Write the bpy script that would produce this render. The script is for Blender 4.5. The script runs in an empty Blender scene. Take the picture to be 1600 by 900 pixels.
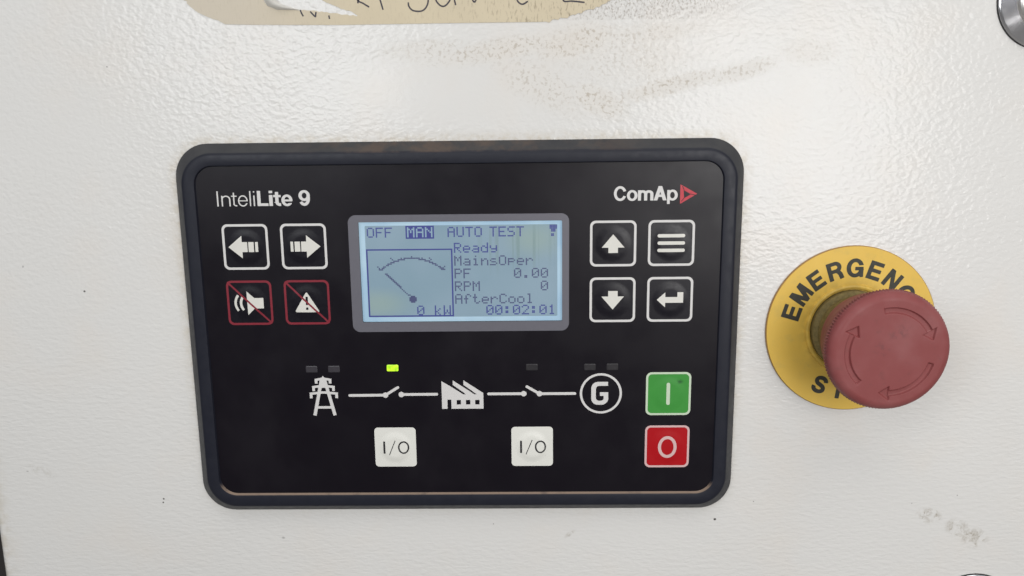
import bpy, bmesh, math, random
import numpy as np
from mathutils import Vector, Matrix
random.seed(7)
SC = bpy.context.scene
COL = SC.collection

# ------------------------------------------------------------------ camera, world, lamps, exposure
# All layout is in millimetres on the door: x right, y down, z into the wall (0 = face of the controller).
OZ = 1.2
def P(x, y, z): return Vector((x/1000.0, z/1000.0, OZ - y/1000.0))

F_PX = 1250.19
ROT = (1.89511986e-01, 1.62475763e-02, -1.15951100e-02)
CAM = (26.8086, -56.5214, -266.5954)
def rotm(a, b, c):
    Rx = np.array([[1,0,0],[0,math.cos(a),-math.sin(a)],[0,math.sin(a),math.cos(a)]])
    Ry = np.array([[math.cos(b),0,math.sin(b)],[0,1,0],[-math.sin(b),0,math.cos(b)]])
    Rz = np.array([[math.cos(c),-math.sin(c),0],[math.sin(c),math.cos(c),0],[0,0,1]])
    return Rz @ Rx @ Ry
R = rotm(*ROT)
w = lambda v: Vector((v[0], v[2], -v[1]))
rt, dn, fw = w(R[0]), w(R[1]), w(R[2])
M = Matrix((rt, -dn, -fw)).transposed().to_4x4()
M.translation = P(*CAM)
cd = bpy.data.cameras.new('camera'); cam = bpy.data.objects.new('camera', cd); COL.objects.link(cam)
cam.matrix_world = M
cd.sensor_width = 36.0; cd.lens = F_PX*36/1600; cd.clip_start = 0.01; cd.clip_end = 100
SC.camera = cam

world = bpy.data.worlds.new('World'); SC.world = world; world.use_nodes = True
wn = world.node_tree.nodes; wl = world.node_tree.links; wn.clear()
wo = wn.new('ShaderNodeOutputWorld'); bg = wn.new('ShaderNodeBackground')
tc = wn.new('ShaderNodeTexCoord'); sx = wn.new('ShaderNodeSeparateXYZ'); rmp = wn.new('ShaderNodeValToRGB')
mr = wn.new('ShaderNodeMapRange'); mr.inputs['From Min'].default_value = -1
wl.new(tc.outputs['Generated'], sx.inputs[0]); wl.new(sx.outputs['Z'], mr.inputs['Value']); wl.new(mr.outputs[0], rmp.inputs[0])
el = rmp.color_ramp.elements
el[0].position = 0.0; el[0].color = (.55,.53,.50,1)
el[1].position = 1.0; el[1].color = (.95,.97,1.0,1)
for p, c in ((.25,(.42,.41,.40,1)), (.42,(.25,.245,.25,1)), (.5,(.36,.36,.38,1)), (.66,(.72,.74,.78,1))):
    e = el.new(p); e.color = c
bg.inputs['Strength'].default_value = 0.50
wl.new(rmp.outputs[0], bg.inputs[0]); wl.new(bg.outputs[0], wo.inputs[0])

def area(name, loc, aim, sx_, sy_, power, color):
    l = bpy.data.lights.new(name, 'AREA'); l.shape = 'RECTANGLE'; l.size = sx_; l.size_y = sy_
    l.energy = power; l.color = color
    o = bpy.data.objects.new(name, l); COL.objects.link(o); o.location = loc
    o.rotation_euler = (Vector(aim)-Vector(loc)).to_track_quat('-Z', 'Y').to_euler()
    return o
# daylight from the open side: high overhead, and two bright patches either side of whoever holds the camera
area('overhead_lamp', P(150, -1150, -700), P(60, 0, 0), 1.3, .6, 5.2, (1.0, .97, .94))
area('bright_opening_lamp', P(250, -70, -490), P(110, 60, 0), .24, .26, 1.46, (1.0, .985, .97))
area('bright_opening_lamp', P(-205, -165, -450), P(-50, 60, 0), .20, .22, .84, (.96, .985, 1.0))
SC.view_settings.view_transform = 'Standard'; SC.view_settings.look = 'None'
SC.view_settings.exposure = -0.09; SC.view_settings.gamma = 1.0
SC.view_settings.use_curve_mapping = False

# ------------------------------------------------------------------ material helpers
def lin(r, g, b):
    f = lambda c: (c/255/12.92) if c/255 <= .04045 else ((c/255+.055)/1.055)**2.4
    return (f(r), f(g), f(b), 1)

class NT:
    def __init__(s, name, org=(0, 0)):
        s.m = bpy.data.materials.new(name); s.m.use_nodes = True
        s.t = s.m.node_tree; s.n = s.t.nodes; s.b = s.n['Principled BSDF']; s.out = s.n['Material Output']
        tc = s.n.new('ShaderNodeTexCoord'); mp = s.n.new('ShaderNodeMapping')
        mp.inputs['Scale'].default_value = (1000, 1000, 1000)          # metres -> millimetres
        mp.inputs['Location'].default_value = (org[0], 0, -org[1])     # measured from the door's origin
        s.l(tc.outputs['Object'], mp.inputs[0]); s.mm = mp.outputs[0]
        s._xyz = None
    def l(s, a, b): s.t.links.new(a, b)
    def put(s, v, sock):
        if hasattr(v, 'is_linked'): s.l(v, sock)
        else: sock.default_value = v
    def math(s, op, a, b=0.0, c=0.0, clamp=False):
        n = s.n.new('ShaderNodeMath'); n.operation = op; n.use_clamp = clamp
        s.put(a, n.inputs[0]); s.put(b, n.inputs[1]); s.put(c, n.inputs[2]); return n.outputs[0]
    def mix(s, f, a, b):
        n = s.n.new('ShaderNodeMix'); n.data_type = 'RGBA'
        s.put(f, n.inputs[0]); s.put(a, n.inputs[6]); s.put(b, n.inputs[7]); return n.outputs[2]
    def noise(s, scale, detail=2, rough=.5, stretch=(1,1,1), rot=(0,0,0), dist=0.0, vec=None):
        mp = s.n.new('ShaderNodeMapping'); mp.inputs['Scale'].default_value = stretch; mp.inputs['Rotation'].default_value = rot
        s.l(vec or s.mm, mp.inputs[0])
        n = s.n.new('ShaderNodeTexNoise'); n.inputs['Scale'].default_value = scale; n.inputs['Detail'].default_value = detail
        n.inputs['Roughness'].default_value = rough; n.inputs['Distortion'].default_value = dist
        s.l(mp.outputs[0], n.inputs['Vector']); return n.outputs[0]
    def step(s, v, lo, hi, a=0.0, b=1.0):
        n = s.n.new('ShaderNodeMapRange'); n.interpolation_type = 'SMOOTHSTEP'
        s.put(v, n.inputs['Value']); n.inputs['From Min'].default_value = lo; n.inputs['From Max'].default_value = hi
        n.inputs['To Min'].default_value = a; n.inputs['To Max'].default_value = b; return n.outputs[0]
    def xyz(s):
        if s._xyz is None:
            n = s.n.new('ShaderNodeSeparateXYZ'); s.l(s.mm, n.inputs[0]); s._xyz = n.outputs
        return s._xyz
    def ellipse(s, cx, cy, rx, ry, ang=0.0, soft=.6):
        """1 inside an ellipse on the surface (mm, y down), fading out over the rim"""
        a = s.n.new('ShaderNodeMapping'); a.vector_type = 'TEXTURE'
        a.inputs['Location'].default_value = (cx, 0, -cy); a.inputs['Rotation'].default_value = (0, math.radians(ang), 0)
        a.inputs['Scale'].default_value = (rx, 1e6, ry)
        s.l(s.mm, a.inputs[0])
        v = s.n.new('ShaderNodeVectorMath'); v.operation = 'LENGTH'; s.l(a.outputs[0], v.inputs[0])
        return s.step(v.outputs['Value'], 1.0, 1.0-soft)
    def bump(s, h, strength, dist):
        n = s.n.new('ShaderNodeBump'); s.put(strength, n.inputs['Strength']); n.inputs['Distance'].default_value = dist
        s.l(h, n.inputs['Height']); s.l(n.outputs[0], s.b.inputs['Normal']); return n
    def base(s, c=None, rough=None, metal=None, spec=None):
        if c is not None: s.put(c, s.b.inputs['Base Color'])
        if rough is not None: s.put(rough, s.b.inputs['Roughness'])
        if metal is not None: s.put(metal, s.b.inputs['Metallic'])
        if spec is not None: s.put(spec, s.b.inputs['Specular IOR Level'])
        return s

def simple(name, c, rough=.5, var=.08, scale=.5, spec=.5, bump=0.0, bscale=3.0):
    k = NT(name); n = k.noise(scale, 4, .6)
    d = tuple(min(1, x*(1-var*2)) for x in c[:3])+(1,)
    k.base(k.mix(n, d, tuple(min(1, x*(1+var)) for x in c[:3])+(1,)), None, 0, spec)
    k.put(k.step(k.noise(scale*1.7, 3), .2, .8, rough*.85, min(1, rough*1.15)), k.b.inputs['Roughness'])
    if bump: k.bump(k.noise(bscale, 2), bump, .0001)
    return k.m

def emissive(name, c, e, strength, rough=.4):
    k = NT(name); k.base(c, rough); k.put(e, k.b.inputs['Emission Color']); k.b.inputs['Emission Strength'].default_value = strength
    return k

# ------------------------------------------------------------------ object helpers
def tag(o, label, cat, group=None, kind=None):
    if label: o['label'] = label
    if cat: o['category'] = cat
    if group: o['group'] = group
    if kind: o['kind'] = kind
    return o
def empty(name, org):
    o = bpy.data.objects.new(name, None); o.empty_display_size = .01; COL.objects.link(o); o.location = P(*org); return o
ORG = {}
def build(name, verts, faces, mat, parent=None, org=(0,0,0), smooth=False, label=None):
    """verts in door millimetres; becomes one mesh object whose origin is org (the thing's base)"""
    me = bpy.data.meshes.new(name)
    o0 = P(*org)
    me.from_pydata([tuple(P(*v)-o0) for v in verts], [], faces)
    bm = bmesh.new(); bm.from_mesh(me); bmesh.ops.recalc_face_normals(bm, faces=bm.faces)
    # a sheet has to face the viewer's side (-Y)
    s = sum(f.normal.y*f.calc_area() for f in bm.faces)
    if s > 1e-12: bmesh.ops.reverse_faces(bm, faces=bm.faces)
    bm.to_mesh(me); bm.free()
    if smooth:
        for p in me.polygons: p.use_smooth = True
    me.materials.append(mat)
    o = bpy.data.objects.new(name, me); COL.objects.link(o)
    if parent is None: o.location = o0
    else: o.parent = parent
    if label: o['label'] = label
    return o
def autosmooth(o, deg):
    bm = bmesh.new(); bm.from_mesh(o.data)
    for f in bm.faces: f.smooth = True
    for e in bm.edges:
        if len(e.link_faces) == 2 and e.calc_face_angle(0) > math.radians(deg): e.smooth = False
    bm.to_mesh(o.data); bm.free(); return o

def rrect(x0, y0, x1, y1, r, n=8):
    pts = []
    for cx, cy, a0 in ((x1-r, y0+r, -90), (x1-r, y1-r, 0), (x0+r, y1-r, 90), (x0+r, y0+r, 180)):
        for i in range(n+1):
            a = math.radians(a0+90*i/n); pts.append((cx+r*math.cos(a), cy+r*math.sin(a)))
    return pts
def circ(cx, cy, r, n=64): return [(cx+r*math.sin(2*math.pi*i/n), cy-r*math.cos(2*math.pi*i/n)) for i in range(n)]
def loft(rings, cap0=False, cap1=False):
    """rings: list of (points2d, z) with equal counts"""
    V = []; Fc = []; n = len(rings[0][0])
    for pts, z in rings: V += [(x, y, z) for x, y in pts]
    for k in range(len(rings)-1):
        for i in range(n):
            j = (i+1) % n; Fc.append((k*n+i, k*n+j, (k+1)*n+j, (k+1)*n+i))
    if cap0: Fc.append(tuple(range(n)))
    if cap1: Fc.append(tuple(range((len(rings)-1)*n, len(rings)*n)))
    return V, Fc

# ------------------------------------------------------------------ flat shapes by signed distance
def poly(pts):
    p = np.array(pts, float); q = np.roll(p, -1, 0)
    def f(X, Y):
        d = np.full(X.shape, 1e9); ins = np.zeros(X.shape, bool)
        for (ax, ay), (bx, by) in zip(p, q):
            ex, ey = bx-ax, by-ay; L = ex*ex+ey*ey
            if L < 1e-14: continue
            t = np.clip(((X-ax)*ex+(Y-ay)*ey)/L, 0, 1)
            d = np.minimum(d, np.hypot(X-ax-t*ex, Y-ay-t*ey))
            if ay != by: ins ^= ((ay > Y) != (by > Y)) & (X < (bx-ax)*(Y-ay)/(by-ay)+ax)
        return np.where(ins, -d, d)
    f.bb = (p[:,0].min(), p[:,1].min(), p[:,0].max(), p[:,1].max()); return f
def rect(x0, y0, x1, y1): return poly([(x0,y0),(x1,y0),(x1,y1),(x0,y1)])
def ell(cx, cy, rx, ry, n=56): return poly([(cx+rx*math.cos(2*math.pi*i/n), cy+ry*math.sin(2*math.pi*i/n)) for i in range(n)])
def rr(x0, y0, x1, y1, r): return poly(rrect(x0, y0, x1, y1, r, 6))
def stroke(pts, wd):
    p = np.array(pts, float); L = []; Rr = []
    for i in range(len(p)):
        a = p[max(i-1,0)]; b = p[min(i+1,len(p)-1)]; t = b-a; t /= np.hypot(*t)+1e-12; nrm = np.array([-t[1], t[0]])
        k = 1.0
        if 0 < i < len(p)-1:
            u = p[i]-a; u /= np.hypot(*u)+1e-12; k = 1/max(.5, abs(float(u@t)))
        L.append(p[i]+nrm*wd/2*k); Rr.append(p[i]-nrm*wd/2*k)
    return poly(L+Rr[::-1])
def cap(a, b, wd):
    def f(X, Y):
        ex, ey = b[0]-a[0], b[1]-a[1]; L = ex*ex+ey*ey
        t = np.clip(((X-a[0])*ex+(Y-a[1])*ey)/L, 0, 1)
        return np.hypot(X-a[0]-t*ex, Y-a[1]-t*ey)-wd/2
    h = wd/2; f.bb = (min(a[0],b[0])-h, min(a[1],b[1])-h, max(a[0],b[0])+h, max(a[1],b[1])+h); return f
def arcpts(cx, cy, rx, ry, a0, a1, n=20):
    return [(cx+rx*math.cos(math.radians(a0+(a1-a0)*i/n)), cy+ry*math.sin(math.radians(a0+(a1-a0)*i/n))) for i in range(n+1)]
def U(*fs):
    def f(X, Y):
        d = fs[0](X, Y)
        for g in fs[1:]: d = np.minimum(d, g(X, Y))
        return d
    b = np.array([g.bb for g in fs]); f.bb = (b[:,0].min(), b[:,1].min(), b[:,2].max(), b[:,3].max()); return f
def D(a, *bs):
    def f(X, Y):
        d = a(X, Y)
        for g in bs: d = np.maximum(d, -g(X, Y))
        return d
    f.bb = a.bb; return f
def I_(a, b):
    def f(X, Y): return np.maximum(a(X, Y), b(X, Y))
    f.bb = a.bb; return f
def place(g, x, y, sx_, sy_, ang=0.0, ax=0.0, ay=0.0):
    """a unit glyph scaled, its point (ax, ay) brought to (x, y) and turned clockwise by ang"""
    c, s = math.cos(math.radians(ang)), math.sin(math.radians(ang)); k = min(sx_, sy_)
    def f(X, Y):
        u = (X-x)*c+(Y-y)*s; v = -(X-x)*s+(Y-y)*c
        return g(u/sx_+ax, v/sy_+ay)*k
    bb = g.bb; cs = []
    for gx in (bb[0], bb[2]):
        for gy in (bb[1], bb[3]):
            u, v = (gx-ax)*sx_, (gy-ay)*sy_; cs.append((x+u*c-v*s, y+u*s+v*c))
    cs = np.array(cs); f.bb = (cs[:,0].min(), cs[:,1].min(), cs[:,0].max(), cs[:,1].max()); return f

def fat(g, d):
    def f(X, Y): return g(X, Y)-d
    b = g.bb; f.bb = (b[0]-d, b[1]-d, b[2]+d, b[3]+d); return f
def fill(f, res, z=0.0, zf=None, merge=True):
    x0, y0, x1, y1 = f.bb; x0 -= res*1.5; y0 -= res*1.5
    nx = int((x1-x0)/res)+4; ny = int((y1-y0)/res)+4
    gx = x0+np.arange(nx)*res; gy = y0+np.arange(ny)*res
    X, Y = np.meshgrid(gx, gy); S = f(X, Y); S = np.where(np.abs(S) < 1e-6, 1e-6, S)
    ins = S < 0; V = []; idx = {}; Fc = []
    def corner(j, i):
        k = (0, j, i)
        if k not in idx: idx[k] = len(V); V.append((gx[i], gy[j]))
        return idx[k]
    def edge(j0, i0, j1, i1):
        if (j0, i0) > (j1, i1): j0, i0, j1, i1 = j1, i1, j0, i0
        k = (1, j0, i0, j1, i1)
        if k not in idx:
            t = S[j0, i0]/(S[j0, i0]-S[j1, i1]); t = min(max(t, .02), .98)
            idx[k] = len(V); V.append((gx[i0]+(gx[i1]-gx[i0])*t, gy[j0]+(gy[j1]-gy[j0])*t))
        return idx[k]
    cnt = ins[:-1,:-1].astype(int)+ins[1:,:-1]+ins[:-1,1:]+ins[1:,1:]
    for j in range(ny-1):
        i = 0; row = cnt[j]
        nz = np.nonzero(row)[0]
        if len(nz) == 0: continue
        i = int(nz[0]); end = int(nz[-1])
        while i <= end:
            c = row[i]
            if c == 4:
                k = i
                if merge and zf is None:
                    while k+1 <= end and row[k+1] == 4: k += 1
                Fc.append((corner(j,i), corner(j,k+1), corner(j+1,k+1), corner(j+1,i))); i = k+1; continue
            if c:
                ring = ((j,i),(j,i+1),(j+1,i+1),(j+1,i)); pg = []
                for a in range(4):
                    p, q = ring[a], ring[(a+1)%4]
                    if ins[p]: pg.append(corner(*p))
                    if ins[p] != ins[q]: pg.append(edge(*p, *q))
                Fc.append(tuple(pg))
            i += 1
    if zf is None: V3 = [(a, b, z) for a, b in V]
    else: V3 = [(a, b, z+zf(a, b)) for a, b in V]
    return V3, Fc
def decal(name, f, mat, parent, org, z, res=.1, zf=None, label=None):
    v, fc = fill(f, res, z, zf); return build(name, v, fc, mat, parent, org, zf is not None, label)

# ------------------------------------------------------------------ glyphs (cap height 1, y down, baseline at 1)
def bold():
    g = {}
    g['E'] = U(rect(0,0,.2,1), rect(0,0,.74,.18), rect(0,.41,.69,.58), rect(0,.82,.74,1))
    g['M'] = U(rect(0,0,.19,1), rect(.77,0,.96,1), poly([(0,0),(.27,0),(.57,1),(.39,1)]), poly([(.96,0),(.69,0),(.39,1),(.57,1)]))
    bowl = D(U(rect(0,0,.48,.6), ell(.47,.3,.31,.3)), U(rect(.2,.17,.46,.43), ell(.45,.3,.14,.13)))
    g['P'] = U(rect(0,0,.2,1), bowl)
    g['R'] = U(rect(0,0,.2,1), bowl, stroke([(.44,.5),(.56,.58),(.64,.74),(.68,1)], .2))
    g['G'] = U(D(ell(.46,.5,.46,.52), ell(.46,.5,.255,.345), poly([(.52,.36),(1.1,.3),(1.1,.56),(.5,.56)])), rect(.48,.46,.9,.62), rect(.74,.5,.9,1.0))
    g['N'] = U(rect(0,0,.2,1), rect(.61,0,.81,1), poly([(0,0),(.22,0),(.81,1),(.59,1)]))
    g['C'] = D(ell(.46,.5,.46,.52), ell(.46,.5,.255,.345), poly([(.5,.44),(1.1,.25),(1.1,.78),(.5,.58)]))
    g['Y'] = U(stroke([(.1,-.02),(.42,.58)], .21), stroke([(.74,-.02),(.42,.58)], .21), rect(.32,.5,.52,1))
    g['Y'] = I_(g['Y'], rect(-.2,0,1.2,1)); g['Y'].bb = (0,0,.84,1)
    g['S'] = stroke(arcpts(.38,.29,.275,.2,-8,-90,8)+arcpts(.38,.29,.275,.2,-90,-240,16)[1:]+arcpts(.39,.71,.29,.2,-68,90,16)+arcpts(.39,.71,.29,.2,90,186,10)[1:], .195)
    g['T'] = U(rect(0,0,.76,.18), rect(.28,0,.48,1))
    g['O'] = D(ell(.47,.5,.47,.52), ell(.47,.5,.265,.345))
    g['L'] = U(rect(0,0,.21,1), rect(0,.82,.68,1))
    g['A'] = U(poly([(0,1),(.22,1),(.49,0),(.28,0)]), poly([(.77,1),(.55,1),(.28,0),(.49,0)]), rect(.2,.59,.57,.76))
    g['o'] = D(ell(.34,.64,.34,.385), ell(.34,.64,.15,.225))
    ar = lambda cx: stroke([(cx-.17,1)]+arcpts(cx,.55,.17,.185,180,360,16)+[(cx+.17,1)], .175)
    g['m'] = U(rect(0,.28,.175,1), ar(.2575), ar(.5975))
    g['p'] = U(rect(0,.28,.18,1.26), D(ell(.36,.64,.34,.385), ell(.35,.64,.155,.225)))
    g['i'] = U(rect(0,.28,.2,1), rect(0,0,.2,.16))
    g['t'] = U(rect(0,.28,.43,.43), stroke([(.2,.08),(.2,.75)]+arcpts(.36,.75,.16,.165,180,90,8)+[(.43,.915)], .19))
    g['e'] = U(D(ell(.34,.64,.34,.385), ell(.34,.64,.15,.23), rect(.36,.68,.8,.82)), rect(.1,.585,.665,.71))
    g['9'] = U(D(ell(.34,.34,.34,.36), ell(.34,.34,.14,.19)), stroke(arcpts(.33,.52,.25,.4,-20,90,14)+arcpts(.33,.52,.25,.4,90,145,8)[1:], .19))
    return g
def light():
    g = {}; t = .078
    g['I'] = rect(0,0,t*1.1,1)
    g['n'] = U(rect(0,.3,t,1), stroke([(.04,.62)]+arcpts(.25,.55,.21,.22,180,360,18)+[(.46,1)], t))
    g['t'] = U(rect(0,.3,.33,.37), stroke([(.15,.1),(.15,.85)]+arcpts(.27,.85,.12,.115,180,90,8)+[(.33,.965)], t))
    g['e'] = U(D(ell(.3,.65,.3,.37), ell(.3,.65,.3-t,.37-t), rect(.32,.675,.8,.8)), rect(.05,.615,.585,.675))
    g['l'] = rect(0,0,t,1); g['i'] = U(rect(0,.3,t,1), rect(0,.02,t,.1))
    return g
GB, GL = bold(), light()

FONT5 = {  # LCD dot-matrix glyphs, five columns by seven or eight rows
'O':"01110 10001 10001 10001 10001 10001 01110",'F':"11111 10000 10000 11110 10000 10000 10000",
'M':"10001 11011 10101 10101 10001 10001 10001",'A':"01110 10001 10001 11111 10001 10001 10001",
'N':"10001 11001 10101 10011 10001 10001 10001",'U':"10001 10001 10001 10001 10001 10001 01110",
'T':"11111 00100 00100 00100 00100 00100 00100",'E':"11111 10000 10000 11110 10000 10000 11111",
'S':"01111 10000 10000 01110 00001 00001 11110",'R':"11110 10001 10001 11110 10100 10010 10001",
'P':"11110 10001 10001 11110 10000 10000 10000",'C':"01110 10001 10000 10000 10000 10001 01110",
'W':"10001 10001 10001 10101 10101 11011 10001",'e':"00000 00000 01110 10001 11111 10000 01110",
'a':"00000 00000 01110 00001 01111 10001 01111",'d':"00001 00001 01101 10011 10001 10001 01111",
'y':"00000 00000 10001 10001 01111 00001 01110",'i':"00100 00000 01100 00100 00100 00100 01110",
'n':"00000 00000 10110 11001 10001 10001 10001",'s':"00000 00000 01110 10000 01110 00001 11110",
'p':"00000 00000 11110 10001 11110 10000 10000",'r':"00000 00000 10110 11001 10000 10000 10000",
'f':"00110 01001 01000 11100 01000 01000 01000",'t':"01000 01000 11100 01000 01000 01001 00110",
'o':"00000 00000 01110 10001 10001 10001 01110",'l':"01100 00100 00100 00100 00100 00100 01110",
'k':"10000 10000 10010 10100 11000 10100 10010",'0':"01110 10001 10011 10101 11001 10001 01110",
'1':"00100 01100 00100 00100 00100 00100 01110",'2':"01110 10001 00001 00010 00100 01000 11111",
'.':"00000 00000 00000 00000 00000 01100 01100",':':"00000 01100 01100 00000 01100 01100 00000",' ':"00000 "*7}

# ------------------------------------------------------------------ materials
W = 4.7                                        # depth of the door's paint behind the controller's face

def door_material():
    k = NT('white_textured_paint')
    X, Y_, Z = k.xyz()
    # grime: brown specks caught in the texture where the paint was rubbed, soft smears, dots
    speck = k.step(k.noise(.80, 2, .6, dist=.3), .50, .64)
    fine = k.step(k.noise(1.25, 3, .65, stretch=(1.25,1,.8), rot=(0,.2,0)), .48, .64)
    bl = k.step(k.noise(.10, 3, .6), .38, .62)
    def total(lst):
        acc = None
        for e in lst:
            m = k.math('MULTIPLY', k.ellipse(*e[:5], soft=e[6] if len(e) > 6 else .75), e[5])
            acc = m if acc is None else k.math('MAXIMUM', acc, m)
        return acc
    scuff = total([(18,-83.5,30,5,-8,.75), (44,-86,18,7,-14,.95), (33,-72,24,9,28,.55), (52,-67,14,7,20,.9), (74,-71.5,27,4.2,-13,.85),
                   (98,-76,17,4,-15,.6), (60,-79,32,12,0,.35), (66,-88,26,5,-5,.5), (-6,-84,20,5,-3,.5), (120,-82,14,6,0,.3)])
    scuffm = k.math('MULTIPLY', k.math('MULTIPLY', scuff, speck), k.math('ADD', k.math('MULTIPLY', bl, .5), .5))
    # adhesive residue to the right of the tape, cut off along the tape's old lower edge
    res = k.math('MULTIPLY', k.ellipse(64,-103,46,17,0,soft=.55), k.step(Z, 92.4, 92.9))
    resm = k.math('MULTIPLY', res, k.math('ADD', k.math('MULTIPLY', fine, .85), .12))
    smud = total([(172.6,80.8,5.6,3.6,10,1,.5), (183,85.5,5.4,4,15,.8,.5), (189.5,89.5,6.5,4.6,15,1,.5), (42.5,87.5,3.2,1.1,-35,.8,.8), (33,82.2,1.4,.6,-40,.7,.8), (-150,62,8,3,20,.35)])
    smudm = k.math('MULTIPLY', k.math('MULTIPLY', smud, k.step(k.noise(.33, 4, .7, dist=.6), .42, .60)), k.math('ADD', k.math('MULTIPLY', fine, .6), .45))
    dots = total([(95.3,81.9,.62,.55,0,1,.5), (-106,73,.42,.45,0,.9,.5), (-106.3,74.4,.4,.4,0,.9,.5), (-126.5,-4.6,.5,.42,0,.9,.5), (-110.5,-80,.3,.3,0,.6,.5),
                  (14.6,83.4,.3,.25,0,.6,.5), (-63,88.6,.9,.7,0,.35,.8), (-147,-13.5,.4,.55,20,.4,.6), (109,75,.3,.3,0,.5,.5), (182,73,.3,.3,0,.5,.5), (-155,62,.6,.2,10,.5,.6), (166,76,.22,.3,0,.5,.5)])
    # yellow-brown grime along the controller's outline
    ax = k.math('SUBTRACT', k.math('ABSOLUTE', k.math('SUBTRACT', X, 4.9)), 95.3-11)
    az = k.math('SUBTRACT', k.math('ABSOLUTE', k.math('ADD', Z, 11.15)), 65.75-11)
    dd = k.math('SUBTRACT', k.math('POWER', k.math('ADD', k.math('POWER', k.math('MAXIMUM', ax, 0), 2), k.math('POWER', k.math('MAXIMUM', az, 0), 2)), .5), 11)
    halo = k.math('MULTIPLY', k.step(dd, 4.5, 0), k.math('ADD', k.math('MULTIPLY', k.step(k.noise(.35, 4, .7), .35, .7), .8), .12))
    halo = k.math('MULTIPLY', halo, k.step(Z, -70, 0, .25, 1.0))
    tone = k.noise(.012, 3, .6)
    c = k.mix(tone, (.70,.69,.665,1), (.745,.735,.71,1))
    warm = k.math('MULTIPLY', k.step(k.noise(.03, 3, .55), .45, .75), .35)
    c = k.mix(warm, c, (.74,.685,.62,1))
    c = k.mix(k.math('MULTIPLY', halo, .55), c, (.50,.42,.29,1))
    c = k.mix(k.math('MULTIPLY', scuffm, .70), c, (.31,.25,.175,1))
    c = k.mix(k.math('MULTIPLY', scuff, .30), c, (.62,.56,.475,1))
    c = k.mix(k.math('MULTIPLY', resm, .66), c, (.30,.255,.21,1))
    c = k.mix(k.math('MULTIPLY', smudm, .85), c, (.36,.32,.255,1))
    c = k.mix(dots, c, (.06,.055,.05,1))
    edge = k.math('MULTIPLY', k.step(X, -162, -169), k.step(k.noise(.25, 3), .35, .65))
    c = k.mix(k.math('MULTIPLY', edge, .4), c, (.45,.38,.26,1))
    k.base(c, None, 0, .27)
    # leather-like relief of the paint, worn smooth above the controller
    n1 = k.noise(.50, 1, .4, stretch=(1,1,1.3), rot=(0,.5,0), dist=.25)
    n2 = k.noise(1.0, 1, .4, stretch=(.8,1,1.2), rot=(0,-.3,0), dist=.2)
    n3 = k.noise(.50, 1, .4, stretch=(.6,1,1.7), rot=(0,.12,0), dist=.3)
    low = k.step(Z, 30, -40)
    h = k.math('ADD', k.math('MULTIPLY', n1, .74), k.math('MULTIPLY', n2, .26))
    nm = k.n.new('ShaderNodeMix'); k.put(low, nm.inputs[0]); k.l(h, nm.inputs[2]); k.l(k.math('ADD', k.math('MULTIPLY', n3, .7), k.math('MULTIPLY', n2, .22)), nm.inputs[3])
    h = nm.outputs[0]
    smooth = total([(8,-72,62,17,0,.8,.6), (30,86,120,9,0,.55,.8), (-130,-60,40,30,0,.45,.9), (-140,80,60,40,0,.45,.9), (175,80,40,25,0,.3,.9)])
    st = k.math('SUBTRACT', 1.0, smooth)
    k.bump(h, k.math('MULTIPLY', k.math('MULTIPLY', st, k.math('ADD', .62, k.math('MULTIPLY', k.ellipse(-60,-92,75,42,0,soft=.8), .45))), .95), .00042)
    k.put(k.math('ADD', k.step(k.noise(.05, 3), .3, .7, .15, .21), k.math('MULTIPLY', scuff, .25)), k.b.inputs['Roughness'])
    return k.m

def bezel_material():
    k = NT('charcoal_plastic', (4.9, 11.15)); X, Y_, Z = k.xyz()
    c = k.mix(k.noise(.25, 4, .6), (.011,.012,.020,1), (.016,.0175,.027,1))
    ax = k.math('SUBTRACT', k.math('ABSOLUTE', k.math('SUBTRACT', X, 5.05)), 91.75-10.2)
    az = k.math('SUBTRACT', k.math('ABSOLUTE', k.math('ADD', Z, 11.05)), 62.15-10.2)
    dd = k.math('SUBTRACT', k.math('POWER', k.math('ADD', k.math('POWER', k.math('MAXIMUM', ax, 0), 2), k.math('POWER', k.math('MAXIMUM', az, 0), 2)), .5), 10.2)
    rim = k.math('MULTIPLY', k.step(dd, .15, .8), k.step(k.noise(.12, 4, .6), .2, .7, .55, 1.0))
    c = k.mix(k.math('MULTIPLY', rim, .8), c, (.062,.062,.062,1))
    dust_top = k.math('MULTIPLY', k.step(Z, 50.9, 51.5), k.step(k.noise(.09, 4, .65, stretch=(1,1,1)), .40, .64))
    dust_top = k.math('MULTIPLY', dust_top, k.ellipse(8,-53,72,8,0,soft=.7))
    c = k.mix(k.math('MULTIPLY', dust_top, .6), c, (.125,.085,.062,1))
    ix = k.math('SUBTRACT', k.math('ABSOLUTE', k.math('SUBTRACT', X, 5.0)), 87.6-6.2)
    iz = k.math('SUBTRACT', k.math('ABSOLUTE', k.math('ADD', Z, 10.7)), 58.0-6.2)
    di = k.math('SUBTRACT', k.math('POWER', k.math('ADD', k.math('POWER', k.math('MAXIMUM', ix, 0), 2), k.math('POWER', k.math('MAXIMUM', iz, 0), 2)), .5), 6.2)
    lip = k.math('MULTIPLY', k.math('MULTIPLY', k.step(k.math('ABSOLUTE', di), .62, .42), k.step(Z, -64.5, -67.5)), k.step(k.noise(.3, 3), .2, .5, .6, 1.0))
    c = k.mix(k.math('MULTIPLY', lip, .9), c, (.27,.195,.145,1))
    k.base(c, None, 0, .30)
    k.put(k.step(k.noise(.4, 3), .2, .8, .38, .52), k.b.inputs['Roughness'])
    k.bump(k.noise(6, 2), .25, .00004)
    return k.m

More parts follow.
